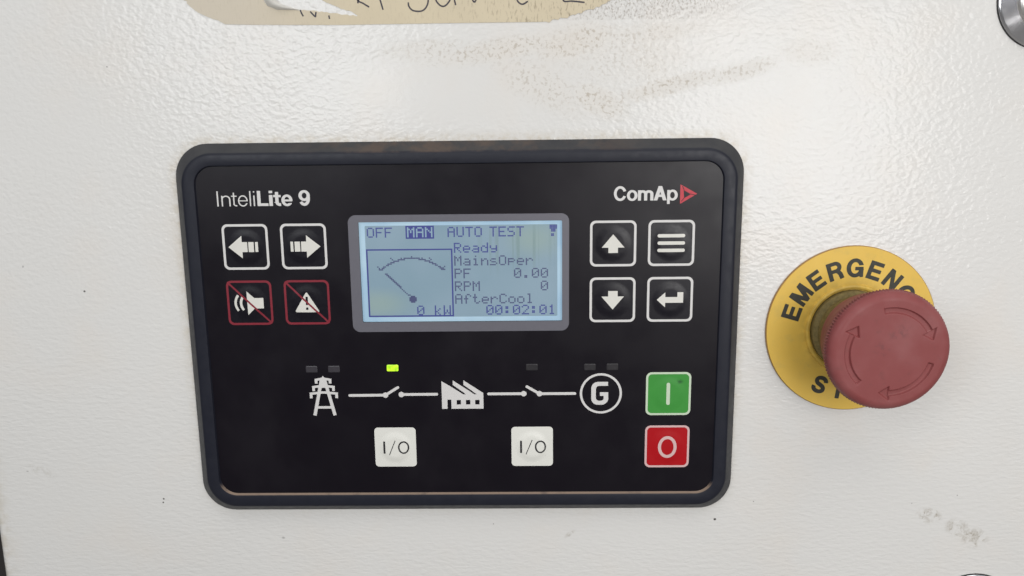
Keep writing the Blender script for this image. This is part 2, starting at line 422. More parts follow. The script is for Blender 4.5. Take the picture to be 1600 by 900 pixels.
def face_material():
    k = NT('black_membrane_film')
    c = k.mix(k.noise(.05, 3), (.0042,.0028,.0058,1), (.0062,.0045,.0080,1))
    smear = k.math('MULTIPLY', k.step(k.noise(.035, 4, .6, stretch=(1,1,.6), rot=(0,.5,0)), .48, .72), .35)
    c = k.mix(smear, c, (.016,.014,.018,1))
    k.base(c, None, 0, .26)
    k.put(k.step(k.noise(.08, 4), .25, .75, .30, .40), k.b.inputs['Roughness'])
    k.bump(k.noise(5, 2), .2, .00002)
    return k.m

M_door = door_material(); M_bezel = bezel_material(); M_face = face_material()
M_white = simple('printed_white', (.66,.645,.63,1), .5, .03)
M_icon = simple('printed_ivory', (.70,.685,.63,1), .5, .03)
M_redline = simple('printed_red', (.225,.014,.028,1), .45, .05)
M_emblem = simple('printed_bright_red', (.50,.022,.040,1), .45, .05)
M_keyblack = simple('black_key_film', (.0052,.0042,.0085,1), .33, .05, .5, .33)
M_keywhite = simple('white_key_film', (.76,.755,.70,1), .38, .03, .1)
M_ink = simple('black_print', (.02,.02,.022,1), .5, .05)
M_green = None
def stained_green():
    k = NT('green_key_film', (4.9, 11.15)); c = k.mix(k.noise(.2, 3), (.048,.265,.046,1), (.060,.305,.055,1))
    s = k.math('MULTIPLY', k.ellipse(80.2,28.0,1.6,1.3,0,soft=.9), k.step(k.noise(.9, 3), .35, .6))
    c = k.mix(k.math('MULTIPLY', s, .7), c, (.012,.06,.02,1)); k.base(c, .36, 0, .25); return k.m
M_green = stained_green()
M_redkey = simple('red_key_film', (.42,.007,.012,1), .36, .05, .2, .22)
M_pink = simple('printed_pale_pink', (.66,.45,.44,1), .5, .03)
M_palegreen = simple('printed_pale_green', (.56,.66,.50,1), .5, .03)
M_frame = simple('grey_window_print', (.135,.132,.155,1), .38, .04)
M_ledoff = simple('unlit_indicator', (.040,.036,.044,1), .4, .1)
M_ledoff2 = simple('unlit_indicator_dim', (.020,.018,.021,1), .4, .1)

def led_on():
    k = NT('lit_green_indicator'); n = k.noise(.9, 3)
    e = k.mix(k.step(n, .35, .65), (.20,.45,.005,1), (.62,1.0,.03,1))
    k.base((.25,.5,.02,1), .3); k.put(e, k.b.inputs['Emission Color']); k.b.inputs['Emission Strength'].default_value = 1.0; return k.m
M_led = led_on()

def lcd_edge():
    k = NT('lcd_backlight', (4.9, 11.15)); c = k.mix(k.step(k.noise(.06, 2), .3, .7), (.33,.55,.76,1), (.52,.74,.88,1))
    k.base((.2,.26,.3,1), .5); k.put(c, k.b.inputs['Emission Color']); k.b.inputs['Emission Strength'].default_value = .60; return k.m
def lcd_field():
    k = NT('lcd_liquid_crystal', (4.9, 11.15))
    base = k.mix(k.step(k.noise(.05, 2, .5), .3, .7), (.150,.265,.365,1), (.195,.305,.410,1))
    grn = k.math('MAXIMUM', k.ellipse(-24,0,16,7,0,soft=.9), k.ellipse(30,-22,14,9,0,soft=.95))
    base = k.mix(k.math('MULTIPLY', grn, .7), base, (.245,.345,.310,1))
    band = k.math('MULTIPLY', k.step(k.noise(.75, 1, .5, stretch=(1,.01,.01)), .5, .62), k.ellipse(24,-20,20,14,0,soft=.9))
    base = k.mix(k.math('MULTIPLY', band, .6), base, (.11,.20,.21,1))
    k.base((.14,.16,.155,1), .35); k.put(base, k.b.inputs['Emission Color']); k.b.inputs['Emission Strength'].default_value = .80; return k.m
M_lcdedge = lcd_edge(); M_lcd = lcd_field()
M_px = emissive('lcd_dark_dots', (.035,.035,.075,1), (.026,.036,.225,1), .9).m
M_px2 = emissive('lcd_grey_dots', (.04,.042,.07,1), (.045,.055,.140,1), .9).m
M_pxlight = emissive('lcd_clear_dots', (.16,.20,.19,1), (.17,.28,.40,1), .85).m

def pane():
    k = NT('clear_window_film'); n = k.n
    tr = n.new('ShaderNodeBsdfTransparent'); gl = n.new('ShaderNodeBsdfGlossy'); gl.inputs['Roughness'].default_value = .25
    mx = n.new('ShaderNodeMixShader'); fr = n.new('ShaderNodeFresnel'); fr.inputs['IOR'].default_value = 1.35
    k.l(fr.outputs[0], mx.inputs[0]); k.l(tr.outputs[0], mx.inputs[1]); k.l(gl.outputs[0], mx.inputs[2]); k.l(mx.outputs[0], k.out.inputs[0]); return k.m
M_pane = pane()

def paper():
    k = NT('masking_tape_paper', (-10, -108)); X, Y_, Z = k.xyz()
    c = k.mix(k.noise(.06, 4, .6), (.58,.505,.37,1), (.68,.595,.43,1))
    c = k.mix(k.step(X, -22, -70), c, (.60,.54,.44,1))
    fib = k.math('MULTIPLY', k.step(k.noise(.9, 4, .65, stretch=(1.6,1,.45)), .52, .68), k.step(X, -20, 55, .10, .95))
    c = k.mix(k.math('MULTIPLY', fib, .8), c, (.24,.19,.13,1))
    k.base(c, .75, 0, .25); k.bump(k.noise(1.2, 4, .6, stretch=(1.5,1,.6)), .3, .0001); return k.m
M_paper = paper()
M_paperback = simple('tape_back', (.62,.60,.55,1), .6, .08, .5)
M_paperedge = simple('brown_tape_edge', (.20,.155,.10,1), .8, .2, .6)  # tape's edge strip, a darker brown than its face
M_pen = simple('pen_ink', (.045,.038,.05,1), .5, .15, .6)

def yellow():
    k = NT('yellow_plate_plastic')
    c = k.mix(k.noise(.07, 4, .6), (.72,.455,.070,1), (.79,.535,.105,1))
    c = k.mix(k.math('MULTIPLY', k.step(k.noise(.22, 4, .6), .5, .8), .35), c, (.50,.38,.12,1))
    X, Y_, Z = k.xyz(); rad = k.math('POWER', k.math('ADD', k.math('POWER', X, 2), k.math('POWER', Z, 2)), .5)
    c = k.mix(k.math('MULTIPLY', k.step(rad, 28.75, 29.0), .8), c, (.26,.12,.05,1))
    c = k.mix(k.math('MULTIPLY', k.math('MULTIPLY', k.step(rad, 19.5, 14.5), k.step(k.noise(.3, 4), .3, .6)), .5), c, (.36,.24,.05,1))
    k.base(c, None, 0, .4); k.put(k.step(k.noise(.2, 3), .2, .8, .4, .55), k.b.inputs['Roughness']); k.bump(k.noise(2.5, 2), .15, .00005); return k.m
M_yellow = yellow()
def faded_red():
    k = NT('dusty_red_plastic')
    c = k.mix(k.noise(.12, 4, .6), (.218,.050,.049,1), (.255,.066,.065,1))
    c = k.mix(k.math('MULTIPLY', k.step(k.noise(.35, 5, .65), .55, .75), .45), c, (.155,.052,.048,1))
    c = k.mix(k.math('MULTIPLY', k.step(k.noise(.06, 3, .6), .4, .7), .35), c, (.30,.12,.12,1))
    wear = k.math('MULTIPLY', k.ellipse(2.5,-6.5,5,3,-30,soft=.9), k.step(k.noise(.5, 4, .6), .42, .62))
    wear = k.math('MAXIMUM', wear, k.math('MULTIPLY', k.ellipse(-3,-1,4,3,20,soft=.9), k.step(k.noise(.6, 4, .6), .48, .66)))
    c = k.mix(k.math('MULTIPLY', wear, .5), c, (.10,.045,.045,1))
    k.base(c, None, 0, .35); k.put(k.step(k.noise(.2, 3), .2, .8, .45, .62), k.b.inputs['Roughness']); k.bump(k.noise(3, 3), .2, .00005); return k.m
M_red = faded_red()
M_collar = simple('grimy_olive_collar', (.225,.170,.062,1), .7, .35, 1.0, .3, .5, 2.5)
M_letter = simple('worn_black_print', (.040,.040,.030,1), .6, .15, .6)
def chrome(name, c, r):
    k = NT(name); n = k.noise(.4, 4, .6); k.base(k.mix(n, c, tuple(x*.85 for x in c[:3])+(1,)), None, 1.0)
    k.put(k.step(k.noise(.25, 2), .3, .7, r, r+.03), k.b.inputs['Roughness']); return k.m
M_chrome = chrome('chromed_metal', (.88,.88,.90,1), .13)
M_satin = chrome('satin_metal', (.85,.83,.80,1), .3)
M_dark = chrome('dark_barrel_metal', (.16,.17,.19,1), .25)
M_rubber = simple('black_rubber', (.012,.012,.013,1), .6, .1)
M_inside = simple('cabinet_inside_paint', (.03,.027,.025,1), .7, .2, .05)

# ------------------------------------------------------------------ the setting: cabinet door and the frame behind it
def door_ring(ins, z): return (rrect(-169.4+ins, -330+ins, 430-ins, 330-ins, 3.0-min(ins,2.4), 4), z)
rings = [door_ring(0, W+22)]+[door_ring(2.4*(1-math.cos(math.radians(a))), W+2.4*(1-math.sin(math.radians(a)))) for a in (0,20,40,60,80,90)]
v, f = loft(rings, False, True)
door = autosmooth(build('cabinet_door', v, f, M_door, None, (0,0,W)), 40)
tag(door, 'white cabinet door with textured paint, scuffs and grime', None, None, 'structure')
v, f = loft([(rrect(-260,-360,470,360,4,3), W+70), (rrect(-260,-360,470,360,4,3), W+26)], True, True)
fr = build('cabinet_frame', v, f, M_inside, None, (0,0,W))
tag(fr, 'dark cabinet frame in the gap beside the door', None, None, 'structure')

# ------------------------------------------------------------------ the controller
CO = (4.9, 11.15, W)
ctl = empty('generator_controller', CO)
tag(ctl, 'black rectangular generator controller with lit display and keys set into white door', 'controller')
def sub(p, *a, **k): return build(*a, parent=p, org=CO, **k)

# mesh verts are given relative to the controller's base, so children sit at its origin
rings = [(rrect(-90.5,-54.7,100.2,76.9,11.5,12), W-.02), (rrect(-90.5,-54.7,100.2,76.9,11.5,12), W-.9), (rrect(-90.2,-54.4,99.9,76.6,11.4,12), W-1.2),
         (rrect(-87.1,-51.5,97.2,73.6,10.4,12), -.45), (rrect(-86.7,-51.1,96.8,73.2,10.2,12), -.72), (rrect(-86.0,-50.5,96.1,72.6,9.8,12), -.85),
         (rrect(-83.0,-47.7,93.0,69.5,6.6,12), -.85), (rrect(-82.8,-47.5,92.8,69.3,6.4,12), -.78), (rrect(-82.4,-47.1,92.4,68.5,6.0,12), .25)]
v, f = loft(rings)
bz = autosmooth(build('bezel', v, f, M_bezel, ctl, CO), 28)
# the bezel's dirt is written in door millimetres
for o_, m_ in ((bz, M_bezel),):
    pass
v, f = loft([(rrect(-82.9,-47.6,92.9,69.0,6.2,12), 1.0), (rrect(-82.9,-47.6,92.9,69.0,6.2,12), 0.0)])
n = len(v)//2
# front sheet with the display opening cut out
hole = rr(-29.0,-28.35,39.6,6.35,.5)
fv, ff = fill(D(rr(-82.7,-47.4,92.7,68.8,6.1), hole), .25, 0.0)
face = build('face_panel', fv, ff, M_face, ctl, CO)
# walls of the display well
v, f = loft([(rrect(-29.0,-28.35,39.6,6.35,.5,4), 0.02), (rrect(-29.0,-28.35,39.6,6.35,.5,4), 1.35)])
well = build('display_well', v, f, M_face, ctl, CO)
wf = build('window_border', *fill(D(rr(-32.3,-30.6,41.8,9.6,2.6), rr(-28.85,-28.2,39.45,6.2,.4)), .12, -.03), M_frame, ctl, CO, label='grey border printed round the display')

LZ = 1.2
lx0, ly0, lx1, ly1 = -26.85, -26.75, 37.8, 4.6
PX, PY = (lx1-lx0)/128, (ly1-ly0)/64
scr = build('display', *fill(rect(-28.95,-28.3,39.55,6.3), .5, LZ), M_lcdedge, ctl, CO, label='backlit blue display with operating mode and power gauge')
def sp(name, *a, **k): return build(name, *a, scr, CO, **k)
build('lcd_field', *fill(rect(lx0-.1,ly0-.1,lx1+.1,ly1+.1), .5, LZ-.03), M_lcd, scr, CO)
def dots(name, px, mat, z=LZ-.06, shrink=.04):
    V = []; Fc = []
    for x, y in px:
        b = len(V); a0, b0 = lx0+(x+shrink)*PX, ly0+(y+shrink)*PY; a1, b1 = lx0+(x+1-shrink)*PX, ly0+(y+1-shrink)*PY
        V += [(a0,b0,z),(a1,b0,z),(a1,b1,z),(a0,b1,z)]; Fc.append((b,b+1,b+2,b+3))
    return build(name, V, Fc, mat, scr, CO)
def textpx(s, x, y):
    out = set()
    for i, ch in enumerate(s):
        for r_, row in enumerate(FONT5[ch].split()):
            for c_, b in enumerate(row):
                if b == '1': out.add((x+6*i+c_, y+r_))
    return out
dots('mode_text', textpx('OFF', 1, 1), M_px)
man = textpx('MAN', 28, 1)
dots('selected_mode_box', {(x, y) for x in range(27, 46) for y in range(0, 9)}-man, M_px, shrink=0)
dots('mode_text', man, M_pxlight)
dots('mode_text', textpx('AUTO', 55, 1), M_px); dots('mode_text', textpx('TEST', 83, 1), M_px)
dots('alarm_mark', {(x, 0) for x in range(123,128)}|{(x, 1) for x in range(123,128)}|{(x,2) for x in range(123,128)}|{(x, 3) for x in range(124,127)}|{(125,4),(124,4),(126,4),(124,6),(125,6),(124,7),(125,7)}, M_px)
dots('readout', textpx('Ready', 59, 12), M_px); dots('readout', textpx('MainsOper', 59, 21), M_px2)
dots('readout', textpx('PF', 59, 30), M_px2); dots('readout', textpx('0.00', 99, 30), M_px2)
dots('readout', textpx('RPM', 59, 39), M_px2); dots('readout', textpx('0', 117, 39), M_px2)
dots('readout', textpx('AfterCool', 59, 48), M_px2); dots('readout', textpx('00:02:01', 80, 56), M_px)
dots('readout', textpx('0', 33, 56)|textpx('kW', 45, 56), M_px)
dots('gauge_box', {(x, 16) for x in range(0,58)}|{(x, 63) for x in range(0,58)}|{(0,y) for y in range(16,64)}|{(57,y) for y in range(16,64)}, M_px, shrink=0)
arc = set(); cx, cy, rad = 30, 51, 0
for a in np.linspace(-1, 1, 200):
    x = 30+21.5*a; y = 22.0+8.4*a*a; arc.add((int(round(x)), int(round(y))))
for x, y in ((8,29),(9,30),(7,28),(17,23),(16,22),(30,21),(42,22),(43,23),(51,29),(50,30),(52,28),(23,22),(37,22)): arc.add((x, y))
dots('gauge_scale', arc, M_px2)
dots('gauge_needle', {(int(round(12.5+(27.5-12.5)*t)), int(round(33+(48.5-33)*t))) for t in np.linspace(0,1,60)}, M_px2)
dots('gauge_pivot', {(x, y) for x in range(27,34) for y in range(48,55) if (x-30)**2+(y-51)**2 <= 6.6}, M_px2, shrink=0)
build('display_window', *fill(rect(-29.3,-28.65,39.9,6.65), 2, -.015), M_pane, ctl, CO)

# keys
def smst(t): t = min(max(t, 0), 1); return t*t*(3-2*t)
def dome(cx, cy, r0, r1, h): return lambda x, y: -h*smst((r0-math.hypot(x-cx, y-cy))/(r0-r1))
def key(x, y, wd, mat, label, line=None, domeh=.20, lw=.8, r=1.9):
    zf = dome(x+wd/2, y+wd/2, wd*.42, wd*.22, domeh)
    kk = build('key', *fill(rr(x,y,x+wd,y+wd,r), .2, -.04, zf), mat, ctl, CO, True, label)
    if line: decal('key_outline', D(rr(x,y,x+wd,y+wd,r), rr(x+lw,y+lw,x+wd-lw,y+wd-lw,max(r-lw*.75,.4))), line, kk, CO, -.07, .1, zf)
    return kk, zf
def sym(kk, zf, f, mat, name='symbol', res=.1, dz=-.08): return decal(name, f, mat, kk, CO, dz, res, zf)
S = 15.5; XL1, XL2, XR1, XR2, Y1, Y2 = -75, -55.28, 48.79, 68.23, -28, -8.75
kk, zf = key(XL1, Y1, S, M_keyblack, 'black key with a white arrow pointing left', M_white)
def larrow(cx, cy, s):
    a = lambda q: [(cx+s*x, cy+y) for x, y in q]
    return [poly(a([(-5.1,0),(-.4,-3.85),(-.4,-1.7),(1.4,-1.7),(1.4,1.7),(-.4,1.7),(-.4,3.85)])), poly(a([(1.75,-1.7),(3.6,-1.7),(3.6,1.7),(1.75,1.7)])), poly(a([(4.05,-1.7),(5.0,-1.7),(5.0,1.7),(4.05,1.7)]))]
for q in larrow(-68.0, -20.25, 1): sym(kk, zf, q, M_icon, 'arrow_piece')
kk, zf = key(XL2, Y1, S, M_keyblack, 'black key with a white arrow pointing right', M_white)
for q in larrow(-46.98, -20.25, -1): sym(kk, zf, q, M_icon, 'arrow_piece')
kk, zf = key(XL1, Y2, S, M_keyblack, 'black key with a struck-out horn symbol in a red outline', M_redline, lw=.75)
sym(kk, zf, poly([(-68.1,-5.05),(-65.55,-2.7),(-62.5,-2.7),(-62.5,.95),(-65.6,.95),(-68.0,3.25)]), M_icon, 'horn_symbol')
sym(kk, zf, I_(stroke(arcpts(-65.6,-.9,4.6,4.1,145,215,14), .85), rect(-80,-9,-60,9)), M_icon, 'sound_wave')
sym(kk, zf, stroke(arcpts(-65.2,-.9,6.9,5.2,150,212,14), .85), M_icon, 'sound_wave')
sym(kk, zf, stroke([(XL1+.5,Y2+.5),(XL1+S-.5,Y2+S-.5)], .62), M_redline, 'strike_line', dz=-.11)
kk, zf = key(XL2, Y2, S, M_keyblack, 'black key with a struck-out warning triangle in a red outline', M_redline, lw=.75)
def rtri(pts, r):
    c = np.mean(pts, 0); q = [tuple(c+(np.array(p)-c)*(1-r)) for p in pts]; k = [cap(q[i], q[(i+1)%3], r*4.2) for i in range(3)]
    return U(poly(q), *k)
sym(kk, zf, D(rtri([(-47.6,-5.0),(-52.1,2.5),(-43.1,2.5)], .2), rect(-48.0,-3.0,-47.2,-.1), rect(-48.0,.75,-47.2,1.6)), M_icon, 'warning_symbol', .08)
sym(kk, zf, stroke([(XL2+.5,Y2+.5),(XL2+S-.5,Y2+S-.5)], .62), M_redline, 'strike_line', dz=-.11)
kk, zf = key(XR1, Y1, S, M_keyblack, 'black key with a white arrow pointing up', M_white)
sym(kk, zf, poly([(56.52,-23.4),(60.35,-18.9),(58.15,-18.9),(58.15,-17.1),(54.95,-17.1),(54.95,-18.9),(52.7,-18.9)]), M_icon, 'arrow_symbol')
kk, zf = key(XR2, Y1, S, M_keyblack, 'black key with three white menu lines', M_white)
for y in (-22.73,-20.27,-17.81): sym(kk, zf, cap((71.9,y),(79.95,y),1.15), M_icon, 'menu_line')
kk, zf = key(XR1, Y2, S, M_keyblack, 'black key with a white arrow pointing down', M_white)
sym(kk, zf, poly([(56.6,2.3),(60.4,-2.2),(58.25,-2.2),(58.25,-4.1),(55.05,-4.1),(55.05,-2.2),(52.75,-2.2)]), M_icon, 'arrow_symbol')
kk, zf = key(XR2, Y2, S, M_keyblack, 'black key with a white enter arrow', M_white)
sym(kk, zf, poly([(71.5,-.92),(74.36,-3.5),(74.36,-1.85),(78.45,-1.85),(78.45,-3.5),(80.45,-3.5),(80.45,.15),(74.36,.15),(74.36,1.7)]), M_icon, 'enter_symbol')
for x, nm in ((-26.62,'mains breaker'), (21.66,'generator breaker')):
    kk, zf = key(x, 44.23, 14.59, M_keywhite, None, None, .42, r=1.3)
    kk['label'] = 'white I/O key under the left switch symbol' if x < 0 else 'white I/O key under the right switch symbol'
    cx = x+14.59/2
    sym(kk, zf, rect(cx-4.28,49.3,cx-3.58,53.85), M_ink, 'key_mark')
    sym(kk, zf, stroke([(cx-.0,48.95),(cx-2.2,54.3)], .28), M_ink, 'key_mark', .07)
    sym(kk, zf, D(ell(cx+2.9,51.55,1.98,2.36), ell(cx+2.9,51.55,1.42,1.82)), M_ink, 'key_mark')
kk, zf = key(68.54, 24.66, 15.55, M_green, 'green start key marked I', M_palegreen, lw=.72)
sym(kk, zf, rr(75.6,28.4,76.85,36.45,.6), M_palegreen, 'key_mark')
kk, zf = key(68.54, 44.03, 15.55, M_redkey, 'red stop key marked O', M_pink, lw=.72)
sym(kk, zf, D(ell(76.4,51.95,3.28,4.05), ell(76.4,51.95,2.2,2.95)), M_pink, 'key_mark')

# indicators
for i, (x, y, m) in enumerate(((-49.45,21.6,M_ledoff), (-41.7,21.6,M_ledoff), (-21.25,21.35,M_led), (27.0,21.4,M_ledoff2), (47.05,21.5,M_ledoff2), (54.8,21.5,M_ledoff2))):
    o = build('indicator_light', *loft([(rrect(x,y,x+4.0,y+2.3,.35,3), .05), (rrect(x,y,x+4.0,y+2.3,.35,3), -.05), (rrect(x+.2,y+.2,x+3.8,y+2.1,.3,3), -.12)], False, True), m, ctl, CO)
    if m is M_led: o['label'] = 'lit yellow-green indicator light'

# diagram
px = -43.7
pyl = U(stroke([(px-.55,26.6),(px-3.55,39.6)], 1.15), stroke([(px+.55,26.6),(px+3.55,39.6)], 1.15), poly([(px,25.2),(px+1.2,26.6),(px+.9,29.5),(px-.9,29.5),(px-1.2,26.6)]), rect(px-2.6,36.2,px+2.6,37.1))
for yy, hw, dr in ((26.2,2.9,1.75), (28.8,3.95,1.9), (31.2,4.95,2.1)):
    pyl = U(pyl, stroke([(px-hw,yy+.45),(px,yy-.05)], .85), stroke([(px+hw,yy+.45),(px,yy-.05)], .85), rect(px-hw,yy+.1,px-hw+.95,yy+dr), rect(px+hw-.95,yy+.1,px+hw,yy+dr))
def pr(name, f, mat=M_white, res=.09): return decal(name, f, mat, ctl, CO, -.03, res)
pr('pylon_symbol', pyl)
pr('switch_symbol', U(cap((-34.6,32.35),(-22.1,32.3),.98), ell(-22.1,32.3,.98,.98), cap((-22.1,32.3),(-17.7,29.55),.95), ell(-16.55,32.12,.98,.98), cap((-16.6,32.12),(-4.2,32.1),.98)))
pr('switch_symbol', U(cap((13.9,32.1),(26.1,32.1),.98), ell(26.15,32.1,.98,.98), cap((27.25,29.55),(31.6,32.14),.95), ell(31.6,32.14,.98,.98), cap((31.6,32.14),(43.9,32.15),.98)))
fac = U(rect(-2.45,31.9,12.05,37.45), poly([(-2.45,27.35),(5.35,32.2),(-2.45,32.4)]), poly([(1.47,27.1),(9.2,32.3),(6.2,32.3),(1.47,28.75)]), poly([(5.2,27.1),(12.05,31.75),(12.05,32.4),(9.6,32.1),(5.2,28.75)]))
fac = D(fac, poly([(1.0,29.5),(1.47,28.75),(6.0,32.2),(5.1,32.2)]), poly([(5.0,29.45),(5.2,28.75),(9.8,32.2),(8.95,32.2)]), rect(-.54,34.1,.85,38), rect(2.72,34.25,4.2,35.9), rect(5.94,34.25,7.47,35.9), rect(9.16,34.25,10.69,35.9))
pr('factory_symbol', fac)
pr('generator_ring', D(ell(52.93,32.2,7.3,7.3,72), ell(52.93,32.2,6.5,6.5,72)))
gx, gy = 49.6, 28.0
Gs = D(rr(gx,gy,gx+5.9,gy+8.3,2.3), rr(gx+1.6,gy+1.45,gx+4.4,gy+6.85,1.15), rect(gx+2.9,gy+1.45,gx+6.2,gy+3.75))
pr('generator_letter', U(Gs, rect(gx+3.0,gy+3.75,gx+5.9,gy+5.1), rect(gx+4.3,gy+3.75,gx+5.9,gy+6.5), rect(gx+3.4,gy,gx+5.8,gy+1.45)))

# printed names
H = 5.05; yb = -39.05
mmx = lambda p: -75.7+(p-180)*.02418
o = None
for ch, p0, p1 in (('I',178,198),('n',240,366),('t',378,455),('e',470,606),('l',632,650),('i',685,704)):
    g = GL[ch]; s = (p1-p0)*.02418/(g.bb[2]-g.bb[0]); pr('name_letter', place(g, mmx(p0), yb, s, H), M_white, .06)
for ch, p0, p1 in (('L',738,890),('i',902,952),('t',962,1066),('e',1072,1226),('9',1312,1470)):
    g = GB[ch]; s = (p1-p0)*.02418/(g.bb[2]-g.bb[0]); pr('name_letter', place(g, mmx(p0), yb, s, H), M_white, .07)
for ch, p0, p1 in (('C',190,388),('o',393,560),('m',566,808),('A',812,1015),('p',1022,1187)):
    g = GB[ch]; s = (p1-p0)*.02117/(g.bb[2]-g.bb[0]); pr('maker_letter', place(g, 56.58+(p0-190)*.02117, -39.25, s, 4.72), M_white, .07)
A_, B_, C_ = (78.5,-39.75), (84.1,-36.6), (78.5,-33.3)
pr('maker_emblem', D(poly([A_,B_,C_]), poly([(79.9,-37.5),(81.7,-36.5),(79.9,-35.5)]), stroke([(79.9,-35.4),(79.7,-38.0),(79.15,-39.2)], .22), stroke([(79.8,-37.6),(81.7,-36.55),(83.6,-36.15)], .22), stroke([(81.9,-36.5),(79.9,-35.35),(78.9,-34.1)], .22)), M_emblem, .05)

# ------------------------------------------------------------------ emergency stop
EC = (139.2, 10.85); EO = (EC[0], EC[1], W)
es = empty('emergency_stop', EO)
tag(es, 'red mushroom emergency stop button on a round yellow plate', 'emergency stop')
def disc_rings(c, prof, n=96): return [(circ(c[0], c[1], r, n), z) for r, z in prof]
v, f = loft(disc_rings(EC, [(29.1,W-.02),(29.1,W-.9),(28.8,W-1.2),(17.2,W-1.2),(15.9,W-1.25),(15.6,W-1.9),(15.0,W-2.1),(14.4,W-1.9),(14.2,W-1.0),(13.0,W-1.0)], 128))
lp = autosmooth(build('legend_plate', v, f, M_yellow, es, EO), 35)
def ring_letters(word, a0, da, rc, up):
    for i, ch in enumerate(word):
        a = a0+da*i; ar = math.radians(a); g = GB[ch]; wd = g.bb[2]-g.bb[0]
        x, y = EC[0]+rc*math.sin(ar), EC[1]-rc*math.cos(ar)
        decal('legend_letter', fat(place(g, x, y, 6.1, 6.1, a if up else a+180, g.bb[0]+wd/2, .5), .13), M_letter, lp, EO, W-1.24, .12)
ring_letters('EMERGENCY', -73.5, 18.4, 21.5, True)
ring_letters('STOP', -154.5, -17.8, 21.9, False)
v, f = loft(disc_rings(EC, [(13.9,W-.5),(13.9,W-3.2),(13.3,W-3.8),(12.4,W-4.2),(12.4,W-20)], 72), False, True)
autosmooth(build('collar', v, f, M_collar, es, EO), 35)

HC = (139.3, 10.7)
NS = 480
def headgrid():
    V = []; Fc = []; rings = []
    def knurl(base, depth):
        return [base-depth*(0.5-0.5*math.cos(i*2*math.pi/4)) for i in range(NS)]
    prof = [([15.2]*NS, 14.0), ([16.2]*NS, 17.5), ([17.6]*NS, 22.5), ([18.5]*NS, 26.0), ([18.5]*NS, 27.0)]
    prof += [(knurl(19.25, .55), 27.25), (knurl(19.3, .55), 28.7)]
    prof += [([19.0]*NS, 29.0), ([18.8]*NS, 29.8), ([18.35]*NS, 30.5), ([17.7]*NS, 31.05), ([16.9]*NS, 31.4), ([16.3]*NS, 31.5)]
    rr_ = list(np.arange(16.0, 10.4, -.14))+list(np.arange(10.2, .5, -.8))
    for r in rr_: prof.append(([r]*NS, 31.5+.10*(1-(r/16)**2)))
    arrow = arrows()
    ang = [2*math.pi*i/NS for i in range(NS)]
    for rs, h in prof:
        xs = np.array([HC[0]+r*math.sin(a) for r, a in zip(rs, ang)]); ys = np.array([HC[1]-r*math.cos(a) for r, a in zip(rs, ang)])
        if 10 < rs[0] < 17 and h > 31.3: hh = h-.75*np.clip((.12-arrow(xs, ys))/.34, 0, 1)
        else: hh = np.full(NS, h)
        b = len(V); V += [(x, y, W-z) for x, y, z in zip(xs, ys, hh)]; rings.append(b)
    for k in range(len(rings)-1):
        a, b = rings[k], rings[k+1]
        for i in range(NS):
            j = (i+1) % NS; Fc.append((a+i, a+j, b+j, b+i))
    Fc.append(tuple(rings[-1]+i for i in range(NS)))
    return V, Fc
def arrows(grow=0.0):
    fs = []
    pt = lambda a, r: (HC[0]+r*math.sin(math.radians(a)), HC[1]-r*math.cos(math.radians(a)))
    for a0 in (-12, 106, 223):
        fs.append(stroke([pt(a0+t*73/18, 13.2) for t in range(19)], 1.75))
        fs.append(poly([pt(a0+72, 10.9), pt(a0+86, 13.3), pt(a0+72, 15.6)]))
    f = U(*fs)
    return f
v, f = headgrid()
hd = autosmooth(build('button_head', v, f, M_red, es, EO), 50)

# ------------------------------------------------------------------ torn masking tape with handwriting
TO = (-10, -108, W)
tape = empty('masking_tape', TO)
tag(tape, 'torn strip of beige masking tape with handwriting stuck above the controller', 'tape')
out = [(-70.2,-92.9),(-60,-92.6),(-50,-92.45),(-33,-92.2),(-15,-92.25),(5,-92.3),(20,-92.3),(30,-92.28),(35.4,-92.35),(36.5,-93.0),(38.2,-93.0),(41,-93.7),(44,-94.3),(48.3,-95.9),(51.5,-96.7),(55.5,-98.75),(59,-101.2),(64,-104),(66,-125),(-92,-125),(-90,-106),(-86,-103),(-83.1,-100.7),(-80.6,-98.0),(-78.7,-96.7),(-75,-95.3),(-72.6,-94.1)]
def ragged(pts, amp, step, seed, smooth_if=None):
    rg = random.Random(seed); o_ = []
    for i in range(len(pts)):
        a, b = pts[i], pts[(i+1) % len(pts)]; L = math.hypot(b[0]-a[0], b[1]-a[1]); n_ = max(1, int(L/step))
        for k_ in range(n_):
            t = k_/n_; j = 0 if (smooth_if and smooth_if(a, b)) else amp
            o_.append((a[0]+(b[0]-a[0])*t+rg.uniform(-j, j), a[1]+(b[1]-a[1])*t+rg.uniform(-j, j)))
    return o_
out = ragged(out, .38, .9, 5, lambda a, b: (a[1] < -110 and b[1] < -110) or (-71 < a[0] < 35 and a[1] > -93.5))
holep = [(-57.3,-104),(-57.1,-100.4),(-55.9,-98.4),(-53,-97.25),(-45.3,-97.0),(-41,-96.7),(-36.5,-96.1),(-32,-95.5),(-26.4,-94.9),(-28.5,-96.2),(-33,-97.6),(-36.5,-99.2),(-40,-101.5),(-42,-104)]
holep = ragged(holep, .16, .9, 9)
tf = D(poly(out), poly(holep))
rng = np.random.RandomState(3)
tv, tf_ = fill(tf, .3, W-.16)
build('paper_strip', tv, tf_, M_paper, tape, TO)
